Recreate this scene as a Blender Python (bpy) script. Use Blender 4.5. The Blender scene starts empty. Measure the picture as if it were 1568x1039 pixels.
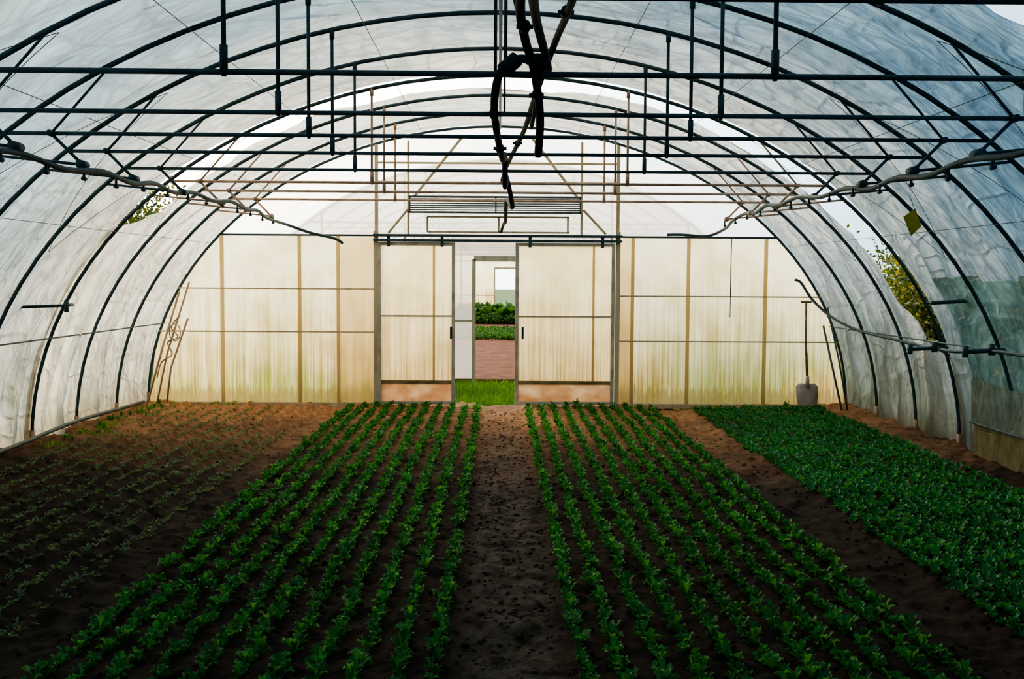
import bpy, math, random
import numpy as np
from mathutils import Vector, Matrix, Euler
random.seed(7); rng=np.random.default_rng(7)
scene=bpy.context.scene
coll=scene.collection
A,B=4.65,3.68      # tunnel half width, apex height
WALL=13.3

# ------------------------------------------------------------ materials
def newmat(name):
    m=bpy.data.materials.new(name); m.use_nodes=True
    nt=m.node_tree; nt.nodes.clear()
    return m,nt,nt.nodes,nt.links
def ramp(N,L,src,stops):
    r=N.new('ShaderNodeValToRGB')
    e=r.color_ramp.elements
    e[0].position,e[0].color=stops[0][0],(*stops[0][1],1)
    e[1].position,e[1].color=stops[1][0],(*stops[1][1],1)
    for p,c in stops[2:]:
        k=e.new(p); k.color=(*c,1)
    L.new(src,r.inputs[0]); return r.outputs[0]
def noise(N,L,scale,detail=4,rough=.55,vec=None,dist=0,mapscale=None,loc=None,rot=None):
    n=N.new('ShaderNodeTexNoise'); n.inputs['Scale'].default_value=scale
    n.inputs['Detail'].default_value=detail; n.inputs['Roughness'].default_value=rough
    n.inputs['Distortion'].default_value=dist
    tc=N.new('ShaderNodeTexCoord'); src=tc.outputs['Object']
    if mapscale or loc or rot:
        mp=N.new('ShaderNodeMapping'); 
        if mapscale: mp.inputs['Scale'].default_value=mapscale
        if loc: mp.inputs['Location'].default_value=loc
        if rot: mp.inputs['Rotation'].default_value=rot
        L.new(src,mp.inputs['Vector']); src=mp.outputs[0]
    L.new(src,n.inputs['Vector']); return n.outputs['Fac']
def mathn(N,L,op,a,b=None,clamp=False):
    m=N.new('ShaderNodeMath'); m.operation=op; m.use_clamp=clamp
    for i,v in enumerate((a,b)):
        if v is None: continue
        if isinstance(v,(int,float)): m.inputs[i].default_value=v
        else: L.new(v,m.inputs[i])
    return m.outputs[0]
def mixc(N,L,f,a,b,blend='MIX'):
    m=N.new('ShaderNodeMix'); m.data_type='RGBA'; m.blend_type=blend
    if isinstance(f,(int,float)): m.inputs[0].default_value=f
    else: L.new(f,m.inputs[0])
    for i,v in ((6,a),(7,b)):
        if isinstance(v,tuple): m.inputs[i].default_value=(*v,1)
        else: L.new(v,m.inputs[i])
    return m.outputs[2]
def bump(N,L,h,strength,dist=.02):
    b=N.new('ShaderNodeBump'); b.inputs['Strength'].default_value=strength
    b.inputs['Distance'].default_value=dist; L.new(h,b.inputs['Height']); return b.outputs[0]

def principled(name,c1,c2,scale=8,rough=.5,metal=0,bmp=.2,bd=.005,mapscale=None,lo=.35,hi=.65):
    m,nt,N,L=newmat(name)
    f=noise(N,L,scale,5,.6,mapscale=mapscale)
    col=ramp(N,L,f,[(lo,c1),(hi,c2)])
    p=N.new('ShaderNodeBsdfPrincipled'); L.new(col,p.inputs['Base Color'])
    p.inputs['Roughness'].default_value=rough; p.inputs['Metallic'].default_value=metal
    p.inputs['Specular IOR Level'].default_value=.2
    f2=noise(N,L,scale*6,4); L.new(bump(N,L,f2,bmp,bd),p.inputs['Normal'])
    o=N.new('ShaderNodeOutputMaterial'); L.new(p.outputs[0],o.inputs[0]); return m

def film(name,c_lo,c_hi,transp=.05,diff=.3,mapscale=(1,1,1),bs=.5,algae=None,nscale=1.2,crease=.55,cdark=.72,dirt=None,sunglow=None):
    m,nt,N,L=newmat(name)
    f=noise(N,L,nscale,6,.6,mapscale=mapscale,dist=.3)
    col=ramp(N,L,f,[(.3,c_lo),(.7,c_hi)])
    if sunglow:  # warm sun glow painted into the film colour, stronger towards the far end
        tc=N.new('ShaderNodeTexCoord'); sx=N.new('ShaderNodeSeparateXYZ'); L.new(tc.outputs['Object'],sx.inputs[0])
        a=mathn(N,L,'MULTIPLY',mathn(N,L,'SUBTRACT',sx.outputs['Y'],sunglow[0]),1/(sunglow[1]-sunglow[0]))
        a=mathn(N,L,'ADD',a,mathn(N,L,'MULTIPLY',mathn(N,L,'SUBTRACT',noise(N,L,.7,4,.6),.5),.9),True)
        col=mixc(N,L,a,col,mixc(N,L,f,tuple(c*.86 for c in sunglow[2]),sunglow[2]))
    # fold creases: thin iso-lines of stretched noise running diagonally
    crs=None
    for sc,wd,di,ms,lc,rt in ((.8,38,.5,(1,2.6,1),(3,1,2),(0,0,.6)),(1.5,26,.6,(.8,2.4,.8),(0,7,1),(.5,0,-.7)),(2.6,18,.4,(1,.45,1),(9,2,5),(.2,.3,.2))):
        w=noise(N,L,sc,1.5,.4,mapscale=ms,dist=di,loc=lc,rot=rt)
        c=mathn(N,L,'MULTIPLY',mathn(N,L,'ABSOLUTE',mathn(N,L,'SUBTRACT',w,.5)),wd,True)
        crs=c if crs is None else mathn(N,L,'MULTIPLY',crs,c)
    dk=mixc(N,L,1.0,col,(cdark,cdark,cdark),'MULTIPLY')
    creased=mixc(N,L,crs,dk,col)
    col=mixc(N,L,crease,col,creased)
    if dirt:
        tc=N.new('ShaderNodeTexCoord'); sx=N.new('ShaderNodeSeparateXYZ'); L.new(tc.outputs['Object'],sx.inputs[0])
        st=noise(N,L,1.0,5,.65,mapscale=(3,6,1.2))
        h=mathn(N,L,'SUBTRACT',mathn(N,L,'MULTIPLY',st,1.7),mathn(N,L,'MULTIPLY',sx.outputs['Z'],.75))
        h=mathn(N,L,'MULTIPLY',h,.8,True)
        col=mixc(N,L,h,col,dirt)
        st2=noise(N,L,1.3,5,.7,mapscale=(1,3.5,.8),dist=.5)
        k=ramp(N,L,st2,[(.36,(.70,.69,.66)),(.60,(1,1,1))])
        col=mixc(N,L,.8,col,k,'MULTIPLY')
        # vertical grime runs
        st3=noise(N,L,1.0,4,.65,mapscale=(.6,16,.5))
        k=ramp(N,L,st3,[(.40,(.70,.66,.58)),(.54,(1,1,1))])
        lw=mathn(N,L,'SUBTRACT',1.0,mathn(N,L,'MULTIPLY',sx.outputs['Z'],.38),True)
        col=mixc(N,L,lw,col,k,'MULTIPLY')
        # splashed soil along the foot
        st4=noise(N,L,1.0,4,.6,mapscale=(3,9,1.5),loc=(2,0,0))
        ft=mathn(N,L,'MULTIPLY',mathn(N,L,'SUBTRACT',mathn(N,L,'MULTIPLY',st4,.75),sx.outputs['Z']),4,True)
        col=mixc(N,L,mathn(N,L,'MULTIPLY',ft,.65),col,(.30,.23,.15))
    if algae:
        tc=N.new('ShaderNodeTexCoord'); sx=N.new('ShaderNodeSeparateXYZ'); L.new(tc.outputs['Object'],sx.inputs[0])
        st=noise(N,L,1.0,4,.6,mapscale=(10,10,.6))
        h=mathn(N,L,'SUBTRACT',mathn(N,L,'MULTIPLY',st,1.8),mathn(N,L,'MULTIPLY',sx.outputs['Z'],.80))
        h=mathn(N,L,'MULTIPLY',mathn(N,L,'ADD',h,.18),1.0,True)
        pat=noise(N,L,.55,3,.5)
        acol=ramp(N,L,pat,[(.4,algae[0]),(.6,algae[1])])
        col=mixc(N,L,h,col,acol)
        st2=noise(N,L,1.0,5,.7,mapscale=(34,34,.45))
        low=mathn(N,L,'SUBTRACT',1.0,mathn(N,L,'MULTIPLY',sx.outputs['Z'],.5),True)
        k=ramp(N,L,st2,[(.42,(.44,.35,.18)),(.56,(1,1,1))])
        col=mixc(N,L,mathn(N,L,'MULTIPLY',low,.85),col,k,'MULTIPLY')
        # ragged splash line right at the foot
        st3=noise(N,L,1.0,3,.6,mapscale=(26,26,.5),loc=(4,0,0))
        ft=mathn(N,L,'MULTIPLY',mathn(N,L,'SUBTRACT',mathn(N,L,'MULTIPLY',st3,.50),sx.outputs['Z']),12,True)
        col=mixc(N,L,mathn(N,L,'MULTIPLY',ft,.7),col,(.24,.18,.08))
        # blotchy stains
        st4=noise(N,L,2.2,5,.6)
        k=ramp(N,L,st4,[(.36,(.80,.75,.58)),(.58,(1,1,1))])
        col=mixc(N,L,.8,col,k,'MULTIPLY')
    tr=N.new('ShaderNodeBsdfTranslucent'); L.new(col,tr.inputs[0])
    di=N.new('ShaderNodeBsdfDiffuse'); L.new(col,di.inputs[0])
    hh=mathn(N,L,'ADD',mathn(N,L,'MULTIPLY',noise(N,L,1.6,4,.5,mapscale=(1,2.2,1),dist=.8,rot=(0,0,.6)),1.2),mathn(N,L,'MULTIPLY',crs,.25*crease))
    b=bump(N,L,hh,bs,.12)
    L.new(b,tr.inputs['Normal']); L.new(b,di.inputs['Normal'])
    mx=N.new('ShaderNodeMixShader'); mx.inputs[0].default_value=diff
    L.new(tr.outputs[0],mx.inputs[1]); L.new(di.outputs[0],mx.inputs[2])
    tp=N.new('ShaderNodeBsdfTransparent'); 
    mx2=N.new('ShaderNodeMixShader'); mx2.inputs[0].default_value=transp
    L.new(mx.outputs[0],mx2.inputs[1]); L.new(tp.outputs[0],mx2.inputs[2])
    gl=N.new('ShaderNodeBsdfGlossy'); gl.inputs['Roughness'].default_value=.35; L.new(b,gl.inputs['Normal'])
    mx3=N.new('ShaderNodeMixShader'); mx3.inputs[0].default_value=.03
    L.new(mx2.outputs[0],mx3.inputs[1]); L.new(gl.outputs[0],mx3.inputs[2])
    o=N.new('ShaderNodeOutputMaterial'); L.new(mx3.outputs[0],o.inputs[0]); return m

def leafmat(name,c1,c2,c3,transl=.3,rough=.45):
    m,nt,N,L=newmat(name)
    g=N.new('ShaderNodeNewGeometry')
    col=ramp(N,L,g.outputs['Random Per Island'],[(0,c1),(.55,c2),(1,c3)])
    f=noise(N,L,1.3,3)
    v=ramp(N,L,f,[(.3,(.75,.75,.75)),(.7,(1.15,1.15,1.15))])
    col=mixc(N,L,1.0,col,v,'MULTIPLY')
    p=N.new('ShaderNodeBsdfPrincipled'); L.new(col,p.inputs['Base Color']); p.inputs['Roughness'].default_value=rough
    p.inputs['Specular IOR Level'].default_value=.25
    t=N.new('ShaderNodeBsdfTranslucent'); L.new(mixc(N,L,1.0,col,(1.9,1.6,.5),'MULTIPLY'),t.inputs[0])
    mx=N.new('ShaderNodeMixShader'); mx.inputs[0].default_value=transl
    L.new(p.outputs[0],mx.inputs[1]); L.new(t.outputs[0],mx.inputs[2])
    o=N.new('ShaderNodeOutputMaterial'); L.new(mx.outputs[0],o.inputs[0]); return m

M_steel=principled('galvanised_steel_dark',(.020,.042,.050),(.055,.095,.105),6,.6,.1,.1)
M_tan=principled('tan_steel',(.36,.21,.13),(.56,.38,.27),9,.6,.05,.15)
M_pipe=principled('grey_pipe',(.05,.065,.07),(.12,.14,.14),7,.5,.1,.1)
M_black=principled('black_hose',(.004,.010,.014),(.014,.026,.032),7,.75,0,.1)
M_batten=principled('tan_batten',(.42,.32,.19),(.62,.50,.33),7,.6,0,.15,mapscale=(1,1,.2))
M_battg=film('yellowed_batten',(.64,.54,.36),(.76,.67,.48),0,.15,(1,1,.3),.05,crease=0)
M_doorframe=principled('door_frame_steel',(.36,.32,.26),(.56,.50,.41),7,.5,.1,.15)
M_boardred=film('stained_board',(.56,.34,.20),(.86,.72,.54),0,.15,(1.4,1,2.5),.1,nscale=2.2,crease=0)
M_wood=principled('old_wood',(.16,.11,.05),(.33,.24,.11),5,.75,0,.4,mapscale=(1,.3,3))
M_panelgrey=film('mottled_panel',(.10,.13,.10),(.30,.32,.24),.08,.4,(1,2,1),.5,nscale=6,crease=.5,cdark=1.5)
M_lowboard=film('yellowed_low_panel',(.26,.21,.11),(.50,.42,.24),0,.35,(1,2,1),.4,nscale=4,crease=.3)
M_iron=principled('shovel_iron',(.36,.30,.27),(.60,.50,.45),9,.5,.1,.2)
M_yellow=principled('yellow_trap_card',(.30,.26,.02),(.42,.36,.04),12,.5,0,.05)
M_dark=principled('dark_light_blocker',(.012,.014,.015),(.03,.035,.035),3,.8,0,.2)
M_front=film('film_front',(.110,.185,.235),(.225,.32,.375),.02,.15,(1,.6,1),.9,dirt=(.36,.36,.33),nscale=.8,crease=.65,cdark=.62,sunglow=(6.8,10.6,(.66,.59,.49)))
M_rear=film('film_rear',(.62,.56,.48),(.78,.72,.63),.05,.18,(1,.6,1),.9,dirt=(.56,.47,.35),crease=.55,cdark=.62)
M_far=film('film_neighbour',(.86,.84,.80),(.93,.92,.90),.35,.1,(1,.6,1),.3,crease=.3)
M_murky=film('film_clear_old',(.07,.11,.095),(.17,.24,.21),.22,.3,(1,1,1),.8,nscale=2.5,crease=.6,cdark=1.7)
M_wallp=film('panel_end_wall',(.80,.71,.48),(.92,.86,.66),.03,.10,(1,1,.5),.12,algae=((.40,.43,.13),(.70,.50,.20)),crease=.05)
M_doorp=film('panel_door',(.84,.71,.44),(.92,.80,.54),.03,.10,(1,1,.5),.12,algae=((.74,.56,.24),(.80,.57,.26)),crease=.05)
M_gable=film('film_gable',(.90,.86,.78),(.96,.94,.89),.45,.05,(1,1,.5),.15,crease=.15)
M_strip=film('panel_overlap',(.80,.64,.40),(.88,.74,.50),.15,.12,(1,1,.5),.1,crease=.1)
M_leaf=leafmat('leaf_row_crop',(.012,.095,.020),(.026,.18,.034),(.08,.32,.05),.38)
M_leaf2=leafmat('leaf_dense_crop',(.012,.11,.036),(.024,.19,.055),(.055,.27,.07),.32)
M_leaf3=leafmat('leaf_seedling',(.07,.14,.07),(.12,.20,.10),(.20,.27,.13),.25,.6)
M_grass=leafmat('grass_blades',(.06,.16,.03),(.12,.27,.04),(.22,.38,.07),.4,.6)
M_crop2=leafmat('leaf_neighbour_crop',(.03,.10,.03),(.06,.18,.04),(.13,.26,.06),.3,.6)
M_bush=leafmat('bush_leaves',(.025,.05,.018),(.07,.10,.03),(.24,.21,.05),.3,.6)
M_bark=principled('bark',(.06,.045,.03),(.13,.10,.07),12,.9,0,.5)
M_outer=principled('outside_grass_ground',(.05,.10,.025),(.11,.16,.04),3,.95,0,.4)
M_red=principled('red_earth',(.14,.046,.024),(.29,.105,.058),3,.95,0,.5,.02)

def soil_material():
    m,nt,N,L=newmat('garden_soil')
    tc=N.new('ShaderNodeTexCoord'); s=N.new('ShaderNodeSeparateXYZ'); L.new(tc.outputs['Object'],s.inputs[0])
    X,Y=s.outputs['X'],s.outputs['Y']
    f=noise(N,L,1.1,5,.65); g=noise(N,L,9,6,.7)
    soil_dim=ramp(N,L,g,[(.3,(.017,.011,.007)),(.7,(.055,.036,.025))])
    soil_lit=ramp(N,L,g,[(.3,(.24,.105,.045)),(.7,(.58,.31,.165))])
    # light falloff put into the albedo: pale by the doorway, dark towards the camera
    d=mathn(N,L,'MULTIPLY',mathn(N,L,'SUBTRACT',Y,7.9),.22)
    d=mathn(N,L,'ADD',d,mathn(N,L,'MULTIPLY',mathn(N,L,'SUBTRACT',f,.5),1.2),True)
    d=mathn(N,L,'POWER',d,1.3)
    col=mixc(N,L,d,soil_dim,soil_lit)
    ax=mathn(N,L,'ABSOLUTE',mathn(N,L,'SUBTRACT',X,.06))
    pm=mathn(N,L,'MULTIPLY',mathn(N,L,'SUBTRACT',.30,ax),8,True)
    pm=mathn(N,L,'MULTIPLY',pm,ramp(N,L,g,[(.4,(0,0,0)),(.62,(1,1,1))]))
    col=mixc(N,L,mathn(N,L,'MULTIPLY',pm,.6),col,(.14,.11,.09))
    p=N.new('ShaderNodeBsdfPrincipled'); L.new(col,p.inputs['Base Color']); p.inputs['Roughness'].default_value=.95
    p.inputs['Specular IOR Level'].default_value=.1
    h=mathn(N,L,'ADD',noise(N,L,38,6,.7),noise(N,L,14,4,.6))
    L.new(bump(N,L,h,.8,.03),p.inputs['Normal'])
    o=N.new('ShaderNodeOutputMaterial'); L.new(p.outputs[0],o.inputs[0]); return m
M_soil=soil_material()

# ------------------------------------------------------------ mesh helpers
def empty(name,loc=(0,0,0)):
    e=bpy.data.objects.new(name,None); e.location=loc; coll.objects.link(e); return e
class MB:
    def __init__(s): s.v=[];s.f=[]
    def add(s,V,F):
        o=len(s.v); s.v.extend([tuple(map(float,p)) for p in V]); s.f.extend([tuple(i+o for i in f) for f in F])
    def tube(s,pts,r,n=8):
        P=[Vector(p) for p in pts]; V=[];F=[]; up=None
        for i,p in enumerate(P):
            t=(P[min(i+1,len(P)-1)]-P[max(i-1,0)]).normalized()
            if up is None:
                up=Vector((0,0,1)) if abs(t.z)<.9 else Vector((0,1,0))
            a=(up-t*up.dot(t)).normalized(); b=t.cross(a); up=a
            rr=r[i] if isinstance(r,(list,tuple)) else r
            for k in range(n):
                an=2*math.pi*k/n; V.append(p+a*math.cos(an)*rr+b*math.sin(an)*rr)
        for i in range(len(P)-1):
            for k in range(n):
                F.append((i*n+k,i*n+(k+1)%n,(i+1)*n+(k+1)%n,(i+1)*n+k))
        F.append(tuple(range(n))[::-1]); F.append(tuple(range((len(P)-1)*n,len(P)*n)))
        s.add(V,F)
    def box(s,x0,x1,y0,y1,z0,z1):
        V=[(x,y,z) for x in(x0,x1) for y in(y0,y1) for z in(z0,z1)]
        s.add(V,[(0,1,3,2),(4,6,7,5),(0,4,5,1),(2,3,7,6),(0,2,6,4),(1,5,7,3)])
    def obj(s,name,mat,parent=None,smooth=False,bevel=0):
        me=bpy.data.meshes.new(name); me.from_pydata(s.v,[],s.f); me.update()
        me.materials.append(mat); o=bpy.data.objects.new(name,me); coll.objects.link(o)
        if smooth: me.polygons.foreach_set('use_smooth',[True]*len(me.polygons))
        if bevel:
            b=o.modifiers.new('bevel','BEVEL'); b.width=bevel; b.segments=2
        if parent: o.parent=parent
        return o
def npobj(name,V,Q,mat,parent=None,smooth=True):
    me=bpy.data.meshes.new(name); nv=len(V); nq,k=Q.shape
    me.vertices.add(nv); me.vertices.foreach_set('co',V.astype(np.float32).ravel())
    me.loops.add(nq*k); me.loops.foreach_set('vertex_index',Q.astype(np.int32).ravel())
    me.polygons.add(nq); me.polygons.foreach_set('loop_start',np.arange(0,nq*k,k,dtype=np.int32))
    me.polygons.foreach_set('loop_total',np.full(nq,k,dtype=np.int32))
    me.polygons.foreach_set('use_smooth',np.full(nq,smooth))
    me.update(calc_edges=True); me.validate(); me.materials.append(mat)
    o=bpy.data.objects.new(name,me); coll.objects.link(o)
    if parent: o.parent=parent
    return o
def spline(pts,n=8):
    P=[Vector(p) for p in pts]; out=[]
    for i in range(len(P)-1):
        p0,p1,p2,p3=P[max(i-1,0)],P[i],P[i+1],P[min(i+2,len(P)-1)]
        for k in range(n):
            t=k/n
            out.append(.5*((2*p1)+(p2-p0)*t+(2*p0-5*p1+4*p2-p3)*t*t+(3*p1-p0-3*p2+p3)*t**3))
    out.append(P[-1]); return out
def vnoise(x,y,seed):
    r=np.random.default_rng(seed).random((257,257))
    xi=np.floor(x).astype(int);yi=np.floor(y).astype(int);fx=x-xi;fy=y-yi
    fx=fx*fx*(3-2*fx);fy=fy*fy*(3-2*fy);xi%=256;yi%=256
    return (r[xi,yi]*(1-fx)+r[xi+1,yi]*fx)*(1-fy)+(r[xi,yi+1]*(1-fx)+r[xi+1,yi+1]*fx)*fy
def fbm(x,y,s,o=4,seed=1):
    t=0;a=1
    for i in range(o): t=t+a*(vnoise(x*s*2**i+17*i,y*s*2**i+31*i,seed+i)-.5);a*=.55
    return t

# ------------------------------------------------------------ ground
def ssn(a,b,x):
    t=np.clip((x-a)/(b-a),0,1); return t*t*(3-2*t)
ROWL=[-1.92+i*.165 for i in range(11)]
ROWR=[.38+i*.160 for i in range(11)]
def gh(x,y):
    h=fbm(x+10,y+10,1.2,3,5)*.03+fbm(x+10,y+10,7,4,11)*.030
    clod=np.maximum(fbm(x+10,y+10,16,2,21),0)*.05
    path=ssn(.36,.22,np.abs(x-.06)); p2=ssn(.32,.15,np.abs(x-2.22)); p3=ssn(.25,.1,np.abs(x+2.12))
    h=h+clod*(1-.5*path)-path*.035-p2*.04-p3*.02
    # foot prints on the trodden path
    h=h-path*np.maximum(fbm(x+10,y+10,3.2,1,40),0)*.05
    # furrows between seeded rows of the left bed
    lb=ssn(-2.2,-2.4,x)*ssn(-4.3,-4.1,x)
    h=h+lb*.026*np.cos(2*math.pi*(x+2.3)/.2)
    h=h+ssn(3.9,4.5,np.abs(x))*.05
    return h
nx,ny=320,520
xs=np.linspace(-4.72,4.72,nx); ys=np.linspace(-2.1,13.45,ny)
XX,YY=np.meshgrid(xs,ys,indexing='ij'); ZZ=gh(XX,YY)
V=np.stack([XX,YY,ZZ],-1).reshape(-1,3)
idx=np.arange(nx*ny).reshape(nx,ny)
Q=np.stack([idx[:-1,:-1],idx[1:,:-1],idx[1:,1:],idx[:-1,1:]],-1).reshape(-1,4)
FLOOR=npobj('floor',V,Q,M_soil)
g=MB(); g.box(-90,90,-40,160,-.35,-.10); g.obj('outside_ground',M_outer)

# clods
ico_v=[];t=(1+5**.5)/2
for a,b in((-1,t),(1,t),(-1,-t),(1,-t)): ico_v.append((a,b,0))
for a,b in((-1,t),(1,t),(-1,-t),(1,-t)): ico_v.append((0,a,b))
for a,b in((t,-1),(t,1),(-t,-1),(-t,1)): ico_v.append((a,0,b))
ico_v=np.array(ico_v)/1.9
ico_f=np.array([(0,11,5),(0,5,1),(0,1,7),(0,7,10),(0,10,11),(1,5,9),(5,11,4),(11,10,2),(10,7,6),(7,1,8),(3,9,4),(3,4,2),(3,2,6),(3,6,8),(3,8,9),(4,9,5),(2,4,11),(6,2,10),(8,6,7),(9,8,1)])
n=5000
cx=np.where(rng.random(n)<.25,rng.normal(.06,.22,n),rng.uniform(-4.3,4.3,n)); cy=rng.uniform(2.5,13,n)
sc=rng.uniform(.005,.018,n)*np.where(rng.random(n)<.06,1.6,1)
V=ico_v[None]*sc[:,None,None]*rng.uniform(.6,1.35,(n,12,1))*np.array([1,1,.65])
V[:,:,0]+=cx[:,None];V[:,:,1]+=cy[:,None];V[:,:,2]+=(gh(cx,cy)+sc*.1)[:,None]
F=(ico_f[None]+np.arange(n)[:,None,None]*12).reshape(-1,3)
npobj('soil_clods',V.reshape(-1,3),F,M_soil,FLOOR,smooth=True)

# ------------------------------------------------------------ plants
def plant_template(nl,L,W,h,seed,nu=2,nv=4,upright=.5):
    r=np.random.default_rng(seed); Vs=[];Qs=[]
    for i in range(nl):
        az=i*2.399+r.uniform(-.35,.35); l=L*r.uniform(.65,1.15); w=W*r.uniform(.8,1.15); up=h*r.uniform(.55,1.2)
        inner=i/nl
        vv=[]
        for b in range(nv+1):
            t=b/nv
            rad=l*(t**.9)*(1-.35*inner); z=up*(math.sin(min(t*1.9,2.2)))*(.6+.6*inner)
            ww=w*(.16+ .84*math.sin(math.pi*min(1,max(0,(t-.22)/.78))**.8)) if t>.22 else w*.14
            if t==1: ww=w*.18
            for a in range(nu+1):
                s=(a/nu-.5)*2
                fold=abs(s)*ww*.35
                vv.append((rad,s*ww*.5,z+fold+r.uniform(-.003,.003)))
        vv=np.array(vv); c,s_=math.cos(az),math.sin(az)
        R=np.array([[c,-s_,0],[s_,c,0],[0,0,1]]); vv=vv@R.T
        o=len(Vs)*(nu+1)*(nv+1); Vs.append(vv)
        for b in range(nv):
            for a in range(nu):
                k=o+b*(nu+1)+a; Qs.append((k,k+1,k+nu+2,k+nu+1))
    return np.concatenate(Vs),np.array(Qs)
def scatter(name,temps,px,py,scl,mat,parent=None,zf=gh,tilt=.15):
    Vs=[];Qs=[];off=0
    pick=rng.integers(0,len(temps),len(px))
    for k,(tv,tq) in enumerate(temps):
        ii=np.where(pick==k)[0]; n=len(ii)
        if n==0: continue
        an=rng.uniform(0,2*math.pi,n); c=np.cos(an)[:,None];s=np.sin(an)[:,None]
        S=scl[ii][:,None]
        x=(tv[None,:,0]*c-tv[None,:,1]*s)*S; y=(tv[None,:,0]*s+tv[None,:,1]*c)*S; z=tv[None,:,2]*S
        tx=rng.normal(0,tilt,n)[:,None];ty=rng.normal(0,tilt,n)[:,None]
        z=z+x*tx+y*ty
        gx=px[ii];gy=py[ii]
        x=x+gx[:,None];y=y+gy[:,None];z=z+zf(gx,gy)[:,None]-.002
        Vs.append(np.stack([x,y,z],-1).reshape(-1,3))
        Qs.append((tq[None]+(np.arange(n)*len(tv))[:,None,None]).reshape(-1,4)+off); off+=n*len(tv)
    return npobj(name,np.concatenate(Vs),np.concatenate(Qs),mat,parent)
T1=[plant_template(9,.053,.030,.062,s) for s in range(6)]
T2=[plant_template(7,.046,.034,.045,s+20) for s in range(5)]
T3=[plant_template(4,.030,.016,.024,s+40,2,3) for s in range(4)]
def rows(rowx,step,y0=2.6,y1=13.0,miss=.03,jx=.012):
    X=[];Y=[]
    for x in rowx:
        y=y0+rng.uniform(0,step)
        while y<y1:
            if rng.random()>miss: X.append(x+rng.normal(0,jx)); Y.append(y+rng.normal(0,.012))
            y+=step
    return np.array(X),np.array(Y)
for nm,R in(('leafy_crop_bed',ROWL),('leafy_crop_bed',ROWR)):
    X,Y=rows(R,.058,miss=.04,jx=.013); scatter(nm,T1,X,Y,rng.uniform(.65,1.2,len(X)),M_leaf)
X,Y=rows([2.54+i*.075 for i in range(22)],.056,4.0,12.82,.04,.018)
scatter('dense_leafy_crop_bed',T2,X,Y,rng.uniform(.75,1.2,len(X)),M_leaf2)
X,Y=rows([-4.2+i*.1 for i in range(20)],.042,3.0,12.6,.18,.012)
keep=fbm(X+10,Y+10,.8,3,77)+.62-np.clip((Y-9.5)*.16,0,.6)>0
X,Y=X[keep],Y[keep]
scatter('seedling_bed',T3,X,Y,rng.uniform(.55,1.25,len(X)),M_leaf3)

def blades(name,px,py,h,mat,zf,parent=None):
    n=len(px); an=rng.uniform(0,6.28,n); w=rng.uniform(.003,.007,n); le=rng.normal(0,.4,(n,2))*h[:,None]
    z0=zf(px,py)
    V=np.zeros((n,6,3)); dx=np.cos(an)*w;dy=np.sin(an)*w
    for k,(t,ws) in enumerate(((0,1),(.55,.8),(1,.12))):
        for j,sg in enumerate((-1,1)):
            V[:,k*2+j,0]=px+sg*dx*ws+le[:,0]*t*t; V[:,k*2+j,1]=py+sg*dy*ws+le[:,1]*t*t; V[:,k*2+j,2]=z0-.01+h*t*(1-.15*t)
    q=np.array([(0,1,3,2),(2,3,5,4)])
    Q=(q[None]+(np.arange(n)*6)[:,None,None]).reshape(-1,4)
    return npobj(name,V.reshape(-1,3),Q,mat,parent)
n=3400
px=np.concatenate([-4.32+rng.normal(0,.06,n//4),rng.uniform(-4.3,4.2,n//2)]);py=np.concatenate([rng.uniform(9.5,12.9,n//4),13.03-np.abs(rng.normal(0,.05,n//2))])
k=(fbm(px*2+10,py*2+10,1.2,2,9)>-.05)&~((px>-.6)&(px<.25)&(py>13)); px,py=px[k],py[k]
px=np.clip(px,-4.45,4.3)
blades('edge_weeds',px,py,rng.uniform(.02,.09,len(px)),M_grass,gh,FLOOR)
k=rng.uniform(-4.42,-4.2,30); scatter('edge_weeds_leafy',T2,k,rng.uniform(10,12.9,30),rng.uniform(.5,1.1,30),M_leaf,FLOOR)
zc=lambda x,y:np.full(len(x),-.10)
n=16000
px=rng.uniform(-2.2,2.2,n);py=rng.uniform(13.6,16.7,n)
blades('grass_between_houses',px,py,rng.uniform(.06,.17,n),M_grass,zc)

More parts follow.
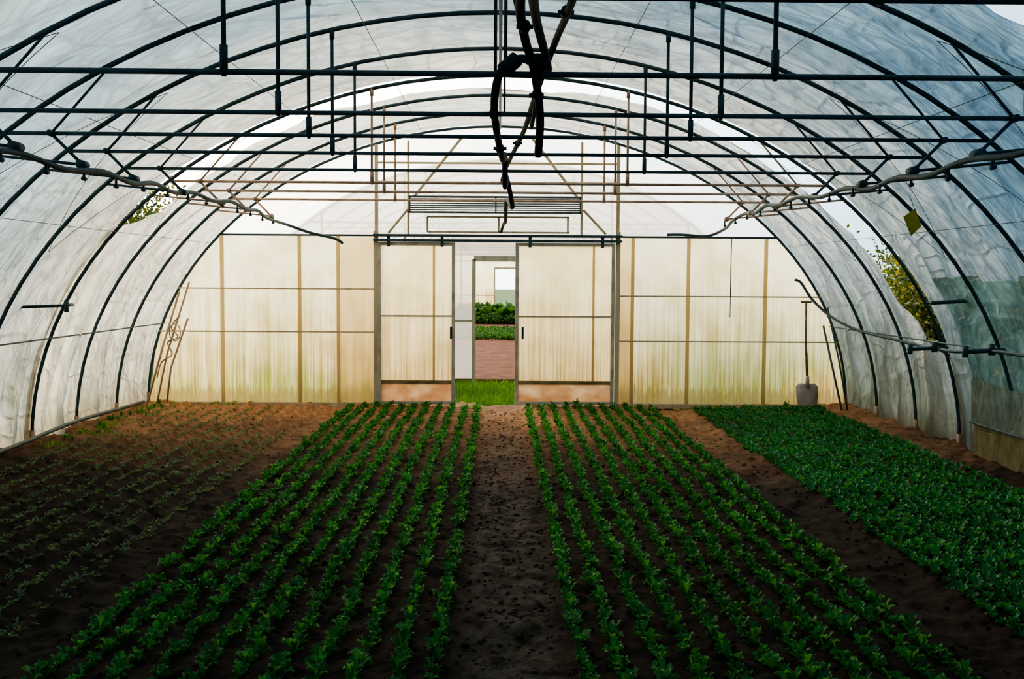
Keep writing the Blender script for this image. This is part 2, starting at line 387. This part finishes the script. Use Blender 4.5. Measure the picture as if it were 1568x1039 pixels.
# ------------------------------------------------------------ tunnel frame
def ell(th,s=1.0): return A*s*math.cos(th),B*s*math.sin(th)
def hoop_pts(y,s=1.0,n=48): 
    return [(ell(math.pi*i/n,s)[0],y,ell(math.pi*i/n,s)[1]) for i in range(n+1)]
DS=[-1.9,-.9,.15,1.2,2.25,3.35,4.62,5.74,6.65,7.58,8.75,9.90,10.95,12.1]
frame=empty('greenhouse_frame')
TH=2.63; tx=A*math.sqrt(1-(TH/B)**2)
for near in(True,False):
    hp,tb,ps,br=MB(),MB(),MB(),MB()
    for d in DS+[13.2]:
        if (d<8.9)!=near: continue
        hp.tube(hoop_pts(d),.018,8)
        if d<13:
            tb.tube([(-tx,d,TH),(tx,d,TH)],.0135,8)
            for sx in(-1,1):
                x=1.26*sx; zt=B*math.sqrt(1-(x/A)**2)
                ps.tube([(x,d,TH-.02),(x,d,zt)],.012,8)
                ps.tube([(x,d-.001,TH+.0),(x,d-.001,TH+.12)],.019,8)
                ps.tube([(x,d,zt-.07),(x,d,zt)],.019,8)
                # hangers carrying the side pipes
                br.tube([(2.95*sx,d,TH),(2.76*sx,d+.03,2.43)],.011,6)
                br.tube([(2.76*sx,d+.03,2.43),(3.42*sx,d,B*math.sqrt(1-(3.42/A)**2))],.010,6)
                br.tube([(2.55*sx,d,B*math.sqrt(1-(2.55/A)**2)),(2.95*sx,d,TH)],.009,6)
                br.tube([(2.95*sx,d-.03,TH),(2.95*sx,d+.03,TH)],.022,8)
                br.tube([(2.76*sx,d-.02,2.43),(2.76*sx,d+.08,2.43)],.030,8)
        for sx in(-1,1):  # foot sleeve
            br.tube([(A*sx,d,-.05),(A*sx*.999,d,.16)],.026,8)
    m=M_steel if near else M_tan  # warm bounce light on the far bars is put into a tan colour
    sfx='near' if near else 'far'
    hp.obj('hoops_'+sfx,M_steel,frame,True); tb.obj('tie_bars_'+sfx,M_steel if near else M_tan,frame,True)
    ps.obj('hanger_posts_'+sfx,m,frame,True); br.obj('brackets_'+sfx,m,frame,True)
pl=MB()
pl.tube([(0,-2,B-.03),(0,13.2,B-.03)],.014,8)
for th in(.30,math.pi-.30): 
    x,z=ell(th,.993); pl.tube([(x,-2,z),(x,13.2,z)],.008,6)
for d in(3.35,4.62,5.74): 
    for x in(-.025,.025): pl.tube([(x,d,TH),(x,d,B-.03)],.007,6)
pl.obj('ridge_and_purlins',M_steel,frame,True)
wr=MB()
for th in(.62,.88,1.12,1.35):
    for s in(1,-1):
        T=th if s==1 else math.pi-th
        x,z=ell(T,.996); wr.tube([(x,-2,z),(x,13.2,z)],.0028,5)
for i,(d0,d1) in enumerate(zip(DS[5:-1],DS[6:])):
    for s in(1,-1):
        a0,a1=(.55,1.0) if i%2 else(1.0,.55)
        p=[];
        for k in range(9):
            T=a0+(a1-a0)*k/8; T=T if s==1 else math.pi-T
            x,z=ell(T,.99); p.append((x,d0+(d1-d0)*k/8,z))
        wr.tube(p,.0022,5)
wr.obj('bracing_wires',M_steel,frame,True)

# side pipes on the tie bars
def wob(sx):
    pts=[]
    for k,d in enumerate(np.arange(-1.9,12.4,.55)):
        pts.append((sx*(2.74+.03*math.sin(d*1.7+sx)),d,2.41+.018*math.sin(2*math.pi*d/1.1)+.03*math.sin(d*.8)))
    return pts
p=MB()
p.tube(spline(wob(-1)+[(-2.70,12.7,2.36),(-2.45,12.95,2.27),(-2.15,13.05,2.20),(-2.05,13.1,2.14)],5),.019,8)
p.tube(spline(wob(1)+[(2.85,12.6,2.34),(2.7,12.95,2.26),(2.4,13.08,2.28),(2.2,13.12,2.28)],5),.019,8)
for d in np.arange(2.8,12.2,.55):
    for sx in(-1,1):
        z=2.41+.018*math.sin(2*math.pi*d/1.1)+.03*math.sin(d*.8)
        p.tube([(sx*2.74,d,z-.05),(sx*2.74,d,z+.0)],.009,6); p.tube([(sx*2.74,d-.02,z-.055),(sx*2.74,d+.02,z-.055)],.015,6)
p.obj('irrigation_pipe',M_steel,frame,True)
h=MB()
h.tube(spline([(.27,-1.9,2.8),(.28,1,2.8),(.28,2.6,2.80),(.29,4.0,2.82),(.272,4.9,2.86),(.22,5.3,2.76),(.19,6,2.72),(.16,6.9,2.70),(.06,8.6,2.66),(.02,9.9,2.66)],6),.018,8)
h.tube(spline([(.06,-1.9,2.85),(.06,2,2.85),(.075,3.9,2.79),(.10,4.3,2.73),(.154,4.6,2.64),(.19,4.8,2.47),(.19,5.0,2.31)],6),.020,8)
h.tube(spline([(.03,-1.9,2.95),(.03,2,2.92),(.05,3.9,2.86),(.09,4.3,2.78),(.145,4.65,2.70),(.175,5.0,2.58),(.17,5.5,2.52)],6),.012,8)
h.tube(spline([(.10,3.3,2.66),(.14,4.0,2.72),(.22,4.7,2.66),(.11,4.62,2.70),(.033,4.6,2.67),(-.012,4.65,2.615),(-.028,4.75,2.51),(-.016,5.0,2.42),(.015,5.6,2.36),(.03,6.2,2.45),(.035,6.6,2.30),(.05,7.4,2.44),(.10,7.9,2.26),(.06,9,2.4),(.06,10.2,2.28),(.05,12.2,2.36),(.02,13.1,2.3)],7),.019,8)
h.tube([(.01,4.6,2.64),(.075,4.62,2.70)],.036,10); h.tube([(.17,4.62,2.60),(.17,4.62,2.72)],.028,10)
for a in((.28,4.35,2.84),(.1,4.2,2.74),(.17,4.75,2.56),(-.03,4.8,2.48),(.19,6.2,2.71),(.0,5.3,2.38),(.13,7.4,2.69)):
    h.tube([(a[0]-.035,a[1],a[2]),(a[0]+.035,a[1],a[2])],.010,6); h.tube([(a[0],a[1]-.03,a[2]),(a[0],a[1]+.03,a[2])],.024,8)
h.obj('overhead_hose',M_black,frame,True)

# pipes low on the side walls
q=MB()
q.tube(spline([(-4.50+.01*math.sin(d*3),d,.13+.02*math.sin(d*1.9)) for d in np.arange(-1.8,13.1,.6)],4),.022,8)
q.obj('base_pipe',M_pipe,frame,True)
q=MB()
q.tube(spline([(4.28,-1.8,1.1),(4.3,2,1.08),(4.3,5,1.1),(4.31,7,1.07),(4.32,8.5,1.09),(4.36,9.6,1.02),(4.30,10.8,1.06),(4.26,11.9,1.12),(4.2,12.6,1.25),(4.08,12.95,1.45),(3.98,13.1,1.66),(3.9,13.12,1.70)],6),.017,8)
for d,z in((8.75,1.09),(9.9,1.03),(7.58,1.08)):
    q.tube([(4.0,d-.25,z),(4.50,d+.02,z)],.020,8); q.tube([(4.02,d-.24,z-.05),(4.02,d-.24,z+.05)],.026,8); q.tube([(4.33,d-.08,z-.04),(4.33,d-.08,z+.06)],.03,8)
q.tube([(3.88,8.9,1.50),(4.28,9.0,1.52)],.018,8)
q.obj('side_wall_pipe',M_steel,frame,True)
q=MB()
q.tube([(-4.22,9.9,1.41),(-4.02,9.3,1.42)],.018,8); q.tube([(-4.42,9.0,1.41),(-4.02,9.3,1.42)],.014,8); q.tube([(-4.02,9.3,1.36),(-4.02,9.3,1.47)],.022,8)
q.obj('left_strut',M_steel,frame,True)

# ------------------------------------------------------------ film covers
def sheet(name,mat,y0f,y1f,nth=150,nyy=120,seed=3,parent=None,hole=None,doops=DS):
    th=np.linspace(0,math.pi,nth); u=np.linspace(0,1,nyy)
    TT,UU=np.meshgrid(th,u,indexing='ij')
    y0=np.array([y0f(t) for t in th])[:,None]; y1=np.array([y1f(t) for t in th])[:,None]
    Y=y0+(y1-y0)*UU
    dd=np.array(sorted(doops+[13.2])); j=np.clip(np.searchsorted(dd,Y)-1,0,len(dd)-2)
    w=np.clip((Y-dd[j])/(dd[j+1]-dd[j]),0,1); sag=np.sin(math.pi*w)
    low=1-np.sin(TT)
    wr=fbm(Y*1.3+TT*2,TT*2.5+Y*.35+20,1.6,4,seed)
    fold=fbm(Y*5+TT*1.2,TT*.8+5,1.0,3,seed+9)
    diag=fbm(Y*2.2+TT*3.5+9,TT*2.0-Y*.8+30,2.4,3,seed+17)
    S=1.010-.008*sag+ (.016*wr+.040*low**1.5*fold+.016*diag)*sag
    V=np.stack([A*np.cos(TT)*S,Y,B*np.sin(TT)*S],-1).reshape(-1,3)
    idx=np.arange(nth*nyy).reshape(nth,nyy)
    Q=np.stack([idx[:-1,:-1],idx[1:,:-1],idx[1:,1:],idx[:-1,1:]],-1).reshape(-1,4)
    o=None
    if hole is not None:
        c=V[Q].mean(1); Q=Q[~hole(c)]
    return npobj(name,V,Q,mat,parent)
roof=empty('ceiling')
def sst(a,b,x):
    t=min(1,max(0,(x-a)/(b-a))); return t*t*(3-2*t)
def rear_edge(t):
    g=sst(.20,.40,t)*(1-sst(math.pi-.72,math.pi-.60,t))
    return 9.80+ g*(.84+.05*math.sin(t*9)+.02*math.sin(t*31))
win=lambda c:(c[:,0]>3)&(c[:,2]>.72)&(c[:,2]<1.72)&(c[:,1]>7.62)&(c[:,1]<9.45)
flap=lambda c:(c[:,0]>2.05)&(c[:,0]<3.3)&(c[:,1]>4.3)&(c[:,1]<5.16)&(c[:,2]>1)
fe=lambda t:9.93+.02*math.sin(t*13)
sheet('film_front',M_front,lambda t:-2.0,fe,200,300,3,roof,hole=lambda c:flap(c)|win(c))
sheet('film_side_window',M_murky,lambda t:-2.0,fe,200,300,3,roof,hole=lambda c:~win(c))
sheet('film_rear',M_rear,rear_edge,lambda t:13.3,200,110,8,roof)
w=MB(); 
P=[(A*1.01*math.cos(math.pi-math.pi*i/40),-2.02,B*1.01*math.sin(math.pi*i/40)) for i in range(41)]
w.add(P,[tuple(range(41))]); w.obj('light_blocker_front',M_dark)  # opaque end added behind the camera to darken the near ground

# ------------------------------------------------------------ end wall
wall=empty('wall_back')
def zell(x,s=1.0): return B*s*math.sqrt(max(0,1-(x/(A*s))**2))
def panel(mb,x0,x1,z0,ztop,y,n=24):
    for i in range(n):
        a=x0+(x1-x0)*i/n;b=x0+(x1-x0)*(i+1)/n
        za,zb=min(ztop,zell(a)),min(ztop,zell(b))
        if za<=z0 and zb<=z0: continue
        mb.add([(a,y,z0),(b,y,z0),(b,y,max(zb,z0)),(a,y,max(za,z0))],[(0,1,2,3)])
ZR=2.25; OL,OR=-1.6,1.54
pw=MB(); panel(pw,-A,OL,-.02,ZR,13.26,40); panel(pw,OR,A,-.02,ZR,13.26,40); pw.obj('wall_panels',M_wallp,wall)
pg=MB(); panel(pg,-A,A,ZR,9,13.26,80); pg.obj('gable_film',M_gable,wall)
ps=MB(); panel(ps,-2.12,OL-.02,0,ZR-.03,13.235,2); panel(ps,OR+.02,1.78,0,ZR-.03,13.235,2); ps.obj('overlap_panels',M_strip,wall)
bt=MB()
for x in(-3.66,-2.64,-2.13,1.77,2.51,3.54):
    bt.box(x-.020,x+.020,13.19,13.24,0,min(ZR,zell(x)))
bt.obj('upright_battens',M_battg,wall)
bt=MB()
for z in(1.545,.975):
    xx=A*math.sqrt(1-(z/B)**2); bt.box(-xx,OL,13.17,13.19,z-.009,z+.009)
for z in(1.47,.87):
    xx=A*math.sqrt(1-(z/B)**2); bt.box(OR,xx,13.17,13.19,z-.009,z+.009)
bt.box(-A*.99,OL,13.18,13.25,-.03,.035); bt.box(OR,A*.99,13.18,13.25,-.03,.035)
bt.obj('battens',M_batten,wall,bevel=.003)
xx=A*math.sqrt(1-(ZR/B)**2)
tr=MB(); tr.tube([(-xx,13.2,ZR),(xx,13.2,ZR)],.014,8)
tr.tube([(3.06,13.15,ZR),(3.06,13.15,1.47)],.007,6); tr.tube([(3.06,13.15,1.47),(3.06,13.15,1.2)],.005,6)
tr.obj('wall_rail',M_steel,wall,True)
fr=MB()
for x in(OL-.02,OR+.02): fr.box(x-.030,x+.030,13.10,13.17,0,ZR+.06); fr.box(x-.022,x+.022,13.17,13.22,ZR,zell(x)-.02)
for x in(-1.2,1.08): fr.box(x-.014,x+.014,13.17,13.21,ZR,3.48)
for z in(2.95,3.2): fr.box(-1.6,1.54,13.18,13.21,z-.012,z+.012)
for s,x0,x1 in((-1,-1.46,-1.2),(1,1.40,1.10)): fr.tube([(x0,13.14,ZR+.03),(x1,13.16,2.6)],.016,8)
for x0,x1 in((-.5,-1.12),(.42,1.02)): fr.tube([(x0,13.12,3.52),(x1,13.14,2.76)],.018,8)
# header window between rail and vent
for z in(2.30,2.50): fr.box(-.95,.92,13.18,13.21,z-.012,z+.012)
for x in(-.95,-.01,.90): fr.box(x-.012,x+.012,13.18,13.21,2.30,2.50)
fr.obj('gable_frame',M_batten,wall)
tk=MB(); tk.box(OL-.05,OR+.07,13.05,13.10,2.17,2.20); tk.box(OL-.05,OR+.07,13.03,13.12,2.235,2.265)
for x in(-1.45,-.75,.4,1.35): tk.box(x-.02,x+.02,13.06,13.09,2.10,2.24)
tk.obj('door_track',M_steel,wall,bevel=.004)
vp=MB()
vp.box(-1.18,1.06,13.0,13.06,2.735,2.76); vp.box(-1.18,1.06,13.0,13.06,2.535,2.56)
for x in(-1.18,1.04,-.06): vp.box(x,x+.02,13.0,13.06,2.54,2.75)
for i in range(6): 
    z=2.57+i*.028; vp.box(-1.17,1.05,13.01,13.03,z,z+.016)
vp.obj('gable_vent',M_pipe,wall)

def door(x0,x1,mull,handle,nm):
    e=empty(nm)
    f=MB(); y0,y1=13.09,13.13; z0,z1=.03,2.16
    for a,b in((x0,x0+.045),(x1-.045,x1)): f.box(a,b,y0,y1,z0,z1)
    for z in(z0,z1-.04): f.box(x0+.045,x1-.045,y0,y1,z,z+.04)
    f.box(x0+.045,x1-.045,y0+.005,y1,1.19,1.208)
    f.obj('frame',M_doorframe,e,bevel=.004)
    k=MB(); k.box(mull-.014,mull+.014,y0+.012,y1-.008,.33,2.12); k.obj('mullion',M_battg,e)
    k=MB(); k.box(x0+.04,x1-.04,y0+.008,y1,.30,.345); k.obj('kick_rail',M_wood,e)
    k=MB(); k.box(x0+.045,x1-.045,y0+.02,y1-.01,.06,.30); k.obj('kick_board',M_boardred,e)
    k=MB(); 
    k.add([(x0+.02,y1-.015,.33),(x1-.02,y1-.015,.33),(x1-.02,y1-.015,2.13),(x0+.02,y1-.015,2.13)],[(0,1,2,3)]); k.obj('panel',M_doorp,e)
    k=MB(); k.box(handle-.014,handle+.014,y0-.045,y0-.03,.90,1.06)
    for z in(.92,1.03): k.box(handle-.008,handle+.008,y0-.032,y0+.002,z,z+.015)
    k.obj('handle',M_black,e,bevel=.004)
    return e
door(-1.60,-.58,-.86,-.63,'door_1'); door(.21,1.52,1.24,.31,'door_2')

# ------------------------------------------------------------ tools, trap, boards
e=empty('shovel')
k=MB(); k.tube([(4.06,13.12,1.40),(4.05,13.06,.85),(4.06,12.98,.34)],[.015,.016,.019],10)
k.tube([(3.99,13.12,1.41),(4.13,13.12,1.41)],.015,8); k.obj('handle',M_wood,e,True)
b=MB(); V=[];F=[]
prof=[(.0,.10,.34),(.05,.145,.30),(.5,.145,.18),(.85,.13,.07),(1,.115,.03)]
for t,wd,z in prof:
    for s in(-1,-.5,0,.5,1): V.append((4.06+s*wd,12.99-.05*t-.03*(1-s*s)*(1-t)+.02,z))
for i in range(4):
    for j in range(4): F.append((i*5+j,i*5+j+1,i*5+j+6,i*5+j+5))
b.add(V,F); o=b.obj('blade',M_iron,e,True); sm=o.modifiers.new('s','SOLIDIFY'); sm.thickness=.005
b=MB(); b.tube([(4.06,12.99,.44),(4.06,12.98,.28)],[.022,.03],10); b.obj('socket',M_iron,e,True)

e=empty('leaning_stakes')
k=MB()
k.tube([(-4.13,12.92,1.50),(-4.28,12.7,.8),(-4.42,12.45,.03)],.014,8)
k.tube([(-4.02,12.98,1.62),(-4.26,12.8,.7),(-4.38,12.72,.03)],.012,8)
k.tube([(-4.05,13.0,1.15),(-4.28,13.0,.5),(-4.34,13.0,.03)],.013,8)
k.tube(spline([(-4.1,12.85,1.2),(-4.2,12.8,1.05),(-4.12,12.8,.92),(-4.25,12.8,.85),(-4.18,12.75,.7),(-4.3,12.7,.6),(-4.36,12.7,.4)],6),.009,6)
k.obj('stakes',M_tan,e,True)
k=MB(); k.tube(spline([(-4.15,12.8,1.1)]+[(-4.15+.07*math.cos(a),12.78,.98+.11*math.sin(a)) for a in np.linspace(1.5,12,14)],4),.007,6); k.obj('twine',M_batten,e,True)
e=empty('leaning_stakes')
k=MB(); k.tube([(4.22,12.75,1.35),(4.33,12.6,.7),(4.40,12.4,.03)],.012,8); k.tube([(4.24,12.95,1.1),(4.36,12.5,.03)],.014,8)
k.obj('stakes',M_pipe,e,True)

e=empty('yellow_sticky_trap')
k=MB(); cx,cy,cz=3.50,8.45,2.19
k.add([(cx-.075,cy,cz+.05),(cx-.01,cy-.01,cz-.115),(cx+.08,cy,cz-.03),(cx+.03,cy+.01,cz+.12)],[(0,1,2,3)])
o=k.obj('card',M_yellow,e); sm=o.modifiers.new('s','SOLIDIFY'); sm.thickness=.004
k=MB(); k.tube([(cx+.02,cy,cz+.11),(cx-.02,cy+.1,2.5)],.003,5); k.obj('string',M_steel,e)

e=empty('side_boards')
k=MB(); k.box(4.50,4.525,8.15,9.30,-.02,.36); k.obj('lower_board',M_lowboard,e,bevel=.004)
k=MB()
for i in range(12):
    a,b_=8.15+i*.1,8.25+i*.1
    k.add([(4.50,a,.36),(4.50,b_,.36),(4.47+.02*math.sin(b_*9),b_,.76+.02*math.sin(b_*5)),(4.47+.02*math.sin(a*9),a,.76+.02*math.sin(a*5))],[(0,1,2,3)])
k.obj('upper_panel',M_panelgrey,e)
k=MB(); k.tube([(4.46,8.15,.37),(4.46,9.3,.37)],.012,8); k.obj('rail',M_steel,e)

# ------------------------------------------------------------ second house beyond the doorway
e=empty('neighbouring_greenhouse')
Y0,Y1=16.95,42.0
hp=MB()
D2=[Y0+.05+1.9*i for i in range(14)]
for d in D2:
    hp.tube(hoop_pts(d,1,32),.024,6); hp.tube([(-tx,d,TH),(tx,d,TH)],.018,6)
    for x in(-1.26,1.26): hp.tube([(x,d,TH),(x,d,zell(x))],.016,6)
hp.obj('hoops',M_tan,e,True)
th=np.linspace(0,math.pi,60); yy=np.linspace(Y0,Y1,20); TT,YY=np.meshgrid(th,yy,indexing='ij')
V=np.stack([A*1.01*np.cos(TT),YY,B*1.01*np.sin(TT)],-1).reshape(-1,3); idx=np.arange(1200).reshape(60,20)
Q=np.stack([idx[:-1,:-1],idx[1:,:-1],idx[1:,1:],idx[:-1,1:]],-1).reshape(-1,4)
npobj('film',V,Q,M_far,e)
for yy,xl,xr,zt in((Y0,-.43,.75,2.02),(Y1,-.2,.9,2.1)):
    k=MB(); panel(k,-A,xl,-.1,9,yy,40); panel(k,xr,A,-.1,9,yy,40); panel(k,xl,xr,zt,9,yy,8); k.obj('end_wall',M_gable if yy==Y0 else M_wallp,e)
    k=MB(); 
    for x in(xl,xr): k.box(x-.03,x+.03,yy-.08,yy-.02,-.1,zt)
    k.box(xl,xr,yy-.08,yy-.02,zt-.03,zt+.05); k.box(-A*.85,A*.85,yy-.06,yy-.02,zt+.28,zt+.33)
    for x in(-3,-1.6,1.9,3.2): k.box(x-.02,x+.02,yy-.05,yy-.01,-.1,zell(x)-.03)
    k.box(-4,xl,yy-.05,yy-.01,.95,.99); k.box(xr,4,yy-.05,yy-.01,.95,.99)
    k.obj('door_frame',M_batten,e)
k=MB(); k.box(-A,A,Y0-.05,Y1,-.12,-.02); k.obj('earth_floor',M_red,e)
zc2=lambda x,y:np.full(len(x),-.02)
n=1500
scatter('crop',T1,rng.uniform(-2.2,2.6,n),rng.uniform(27.5,32.5,n),rng.uniform(1.4,2.4,n),M_crop2,e,zc2)
n=400
scatter('crop_back',T1,rng.uniform(-2.2,2.6,n),rng.uniform(37,39,n),rng.uniform(2.5,5,n),M_crop2,e,zc2)
scatter('crop_tall',T1,rng.uniform(-1.6,.5,90),rng.uniform(37.5,39,90),rng.uniform(6,10,90),M_crop2,e,zc2)
scatter('crop_side',T1,rng.uniform(.5,1.5,360),rng.uniform(19,29,360),rng.uniform(1.2,2.0,360),M_crop2,e,zc2)

# ------------------------------------------------------------ shrubs outside
def shrub(x,y,r,h,seed,mat=None):
    e=empty('outdoor_shrub',(x,y,-.1)); rr=np.random.default_rng(seed)
    k=MB(); tips=[]
    for i in range(9):
        a=rr.uniform(0,6.28); sp=r*rr.uniform(.3,.75); hh=h*rr.uniform(.6,.9)
        p=[(0,0,0),(sp*.25*math.cos(a),sp*.25*math.sin(a),hh*.4),(sp*.7*math.cos(a),sp*.7*math.sin(a),hh*.75),(sp*math.cos(a),sp*math.sin(a),hh)]
        k.tube(spline(p,4),[.05*(1-j/14) for j in range(13)],6); tips+=p[1:]
    k.obj('branches',M_bark,e,True)
    n=13000; c=np.array(tips)[rr.integers(0,len(tips),n)]
    q=c+rr.normal(0,1,(n,3))*np.array([r*.28,r*.28,h*.15]); q[:,2]=np.abs(q[:,2])
    u=rr.normal(0,1,(n,3));u/=np.linalg.norm(u,axis=1)[:,None]; v=np.cross(u,rr.normal(0,1,(n,3)));v/=np.linalg.norm(v,axis=1)[:,None]
    l=rr.uniform(.035,.07,n)[:,None]
    V=np.stack([q-u*l,q-v*l*.5,q+u*l,q+v*l*.5],1).reshape(-1,3)
    npobj('leaves',V,np.arange(n*4).reshape(n,4),mat or M_bush,e)
for i,(x,y,r,h) in enumerate([(8.6,19.5,1.6,2.3),(10.4,22.5,1.9,2.8),(7.2,16.2,1.2,1.9),(12.5,25,2,3.0),(-8.3,22.0,1.7,3.7),(-10.3,24.5,2.2,4.0),(-7.4,19.5,1.3,3.0),(6.9,12.2,1.2,2.2),(6.4,10.4,.9,1.7)]):
    shrub(x,y,r,h,100+i)

# ------------------------------------------------------------ world
w=bpy.data.worlds.new('sky'); scene.world=w; w.use_nodes=True
N=w.node_tree.nodes;L=w.node_tree.links;N.clear()
tc=N.new('ShaderNodeTexCoord')
dp=N.new('ShaderNodeVectorMath'); dp.operation='DOT_PRODUCT'; el=math.radians(24); az=math.radians(26)
dp.inputs[1].default_value=(-math.sin(az)*math.cos(el),math.cos(az)*math.cos(el),math.sin(el)); L.new(tc.outputs['Generated'],dp.inputs[0])
c=mathn(N,L,'MAXIMUM',dp.outputs['Value'],0); c=mathn(N,L,'POWER',c,5); c=mathn(N,L,'MULTIPLY',c,1.0,True)
col=mixc(N,L,mathn(N,L,'POWER',c,.7),(.46,.74,1.0),(1.0,.87,.63))
st=mathn(N,L,'ADD',mathn(N,L,'MULTIPLY',c,13.0),1.0)
bg=N.new('ShaderNodeBackground'); L.new(col,bg.inputs[0]); L.new(st,bg.inputs[1])
o=N.new('ShaderNodeOutputWorld'); L.new(bg.outputs[0],o.inputs[0])
s=bpy.data.lights.new('sun','SUN'); s.energy=2.8; s.angle=math.radians(25); s.color=(1,.80,.52)
so=bpy.data.objects.new('sun',s); coll.objects.link(so); so.location=(-12,30,25)
e2=math.radians(33)
so.rotation_euler=Vector((math.sin(az)*math.cos(e2),-math.cos(az)*math.cos(e2),-math.sin(e2))).to_track_quat('-Z','Y').to_euler()

# ------------------------------------------------------------ camera
cam=bpy.data.cameras.new('camera'); cam.lens=35; cam.sensor_width=36; cam.clip_start=.05; cam.clip_end=500
co=bpy.data.objects.new('camera',cam); coll.objects.link(co)
R=Euler((math.radians(90-3.53),0,math.radians(-.75)),'XYZ').to_matrix()@Matrix.Rotation(math.radians(.35),3,'Z')
co.matrix_world=Matrix.Translation((0,0,1.70))@R.to_4x4()
scene.camera=co
try:
    scene.view_settings.view_transform='AgX'; scene.view_settings.look='AgX - Medium High Contrast'
except Exception as ex: print(ex)
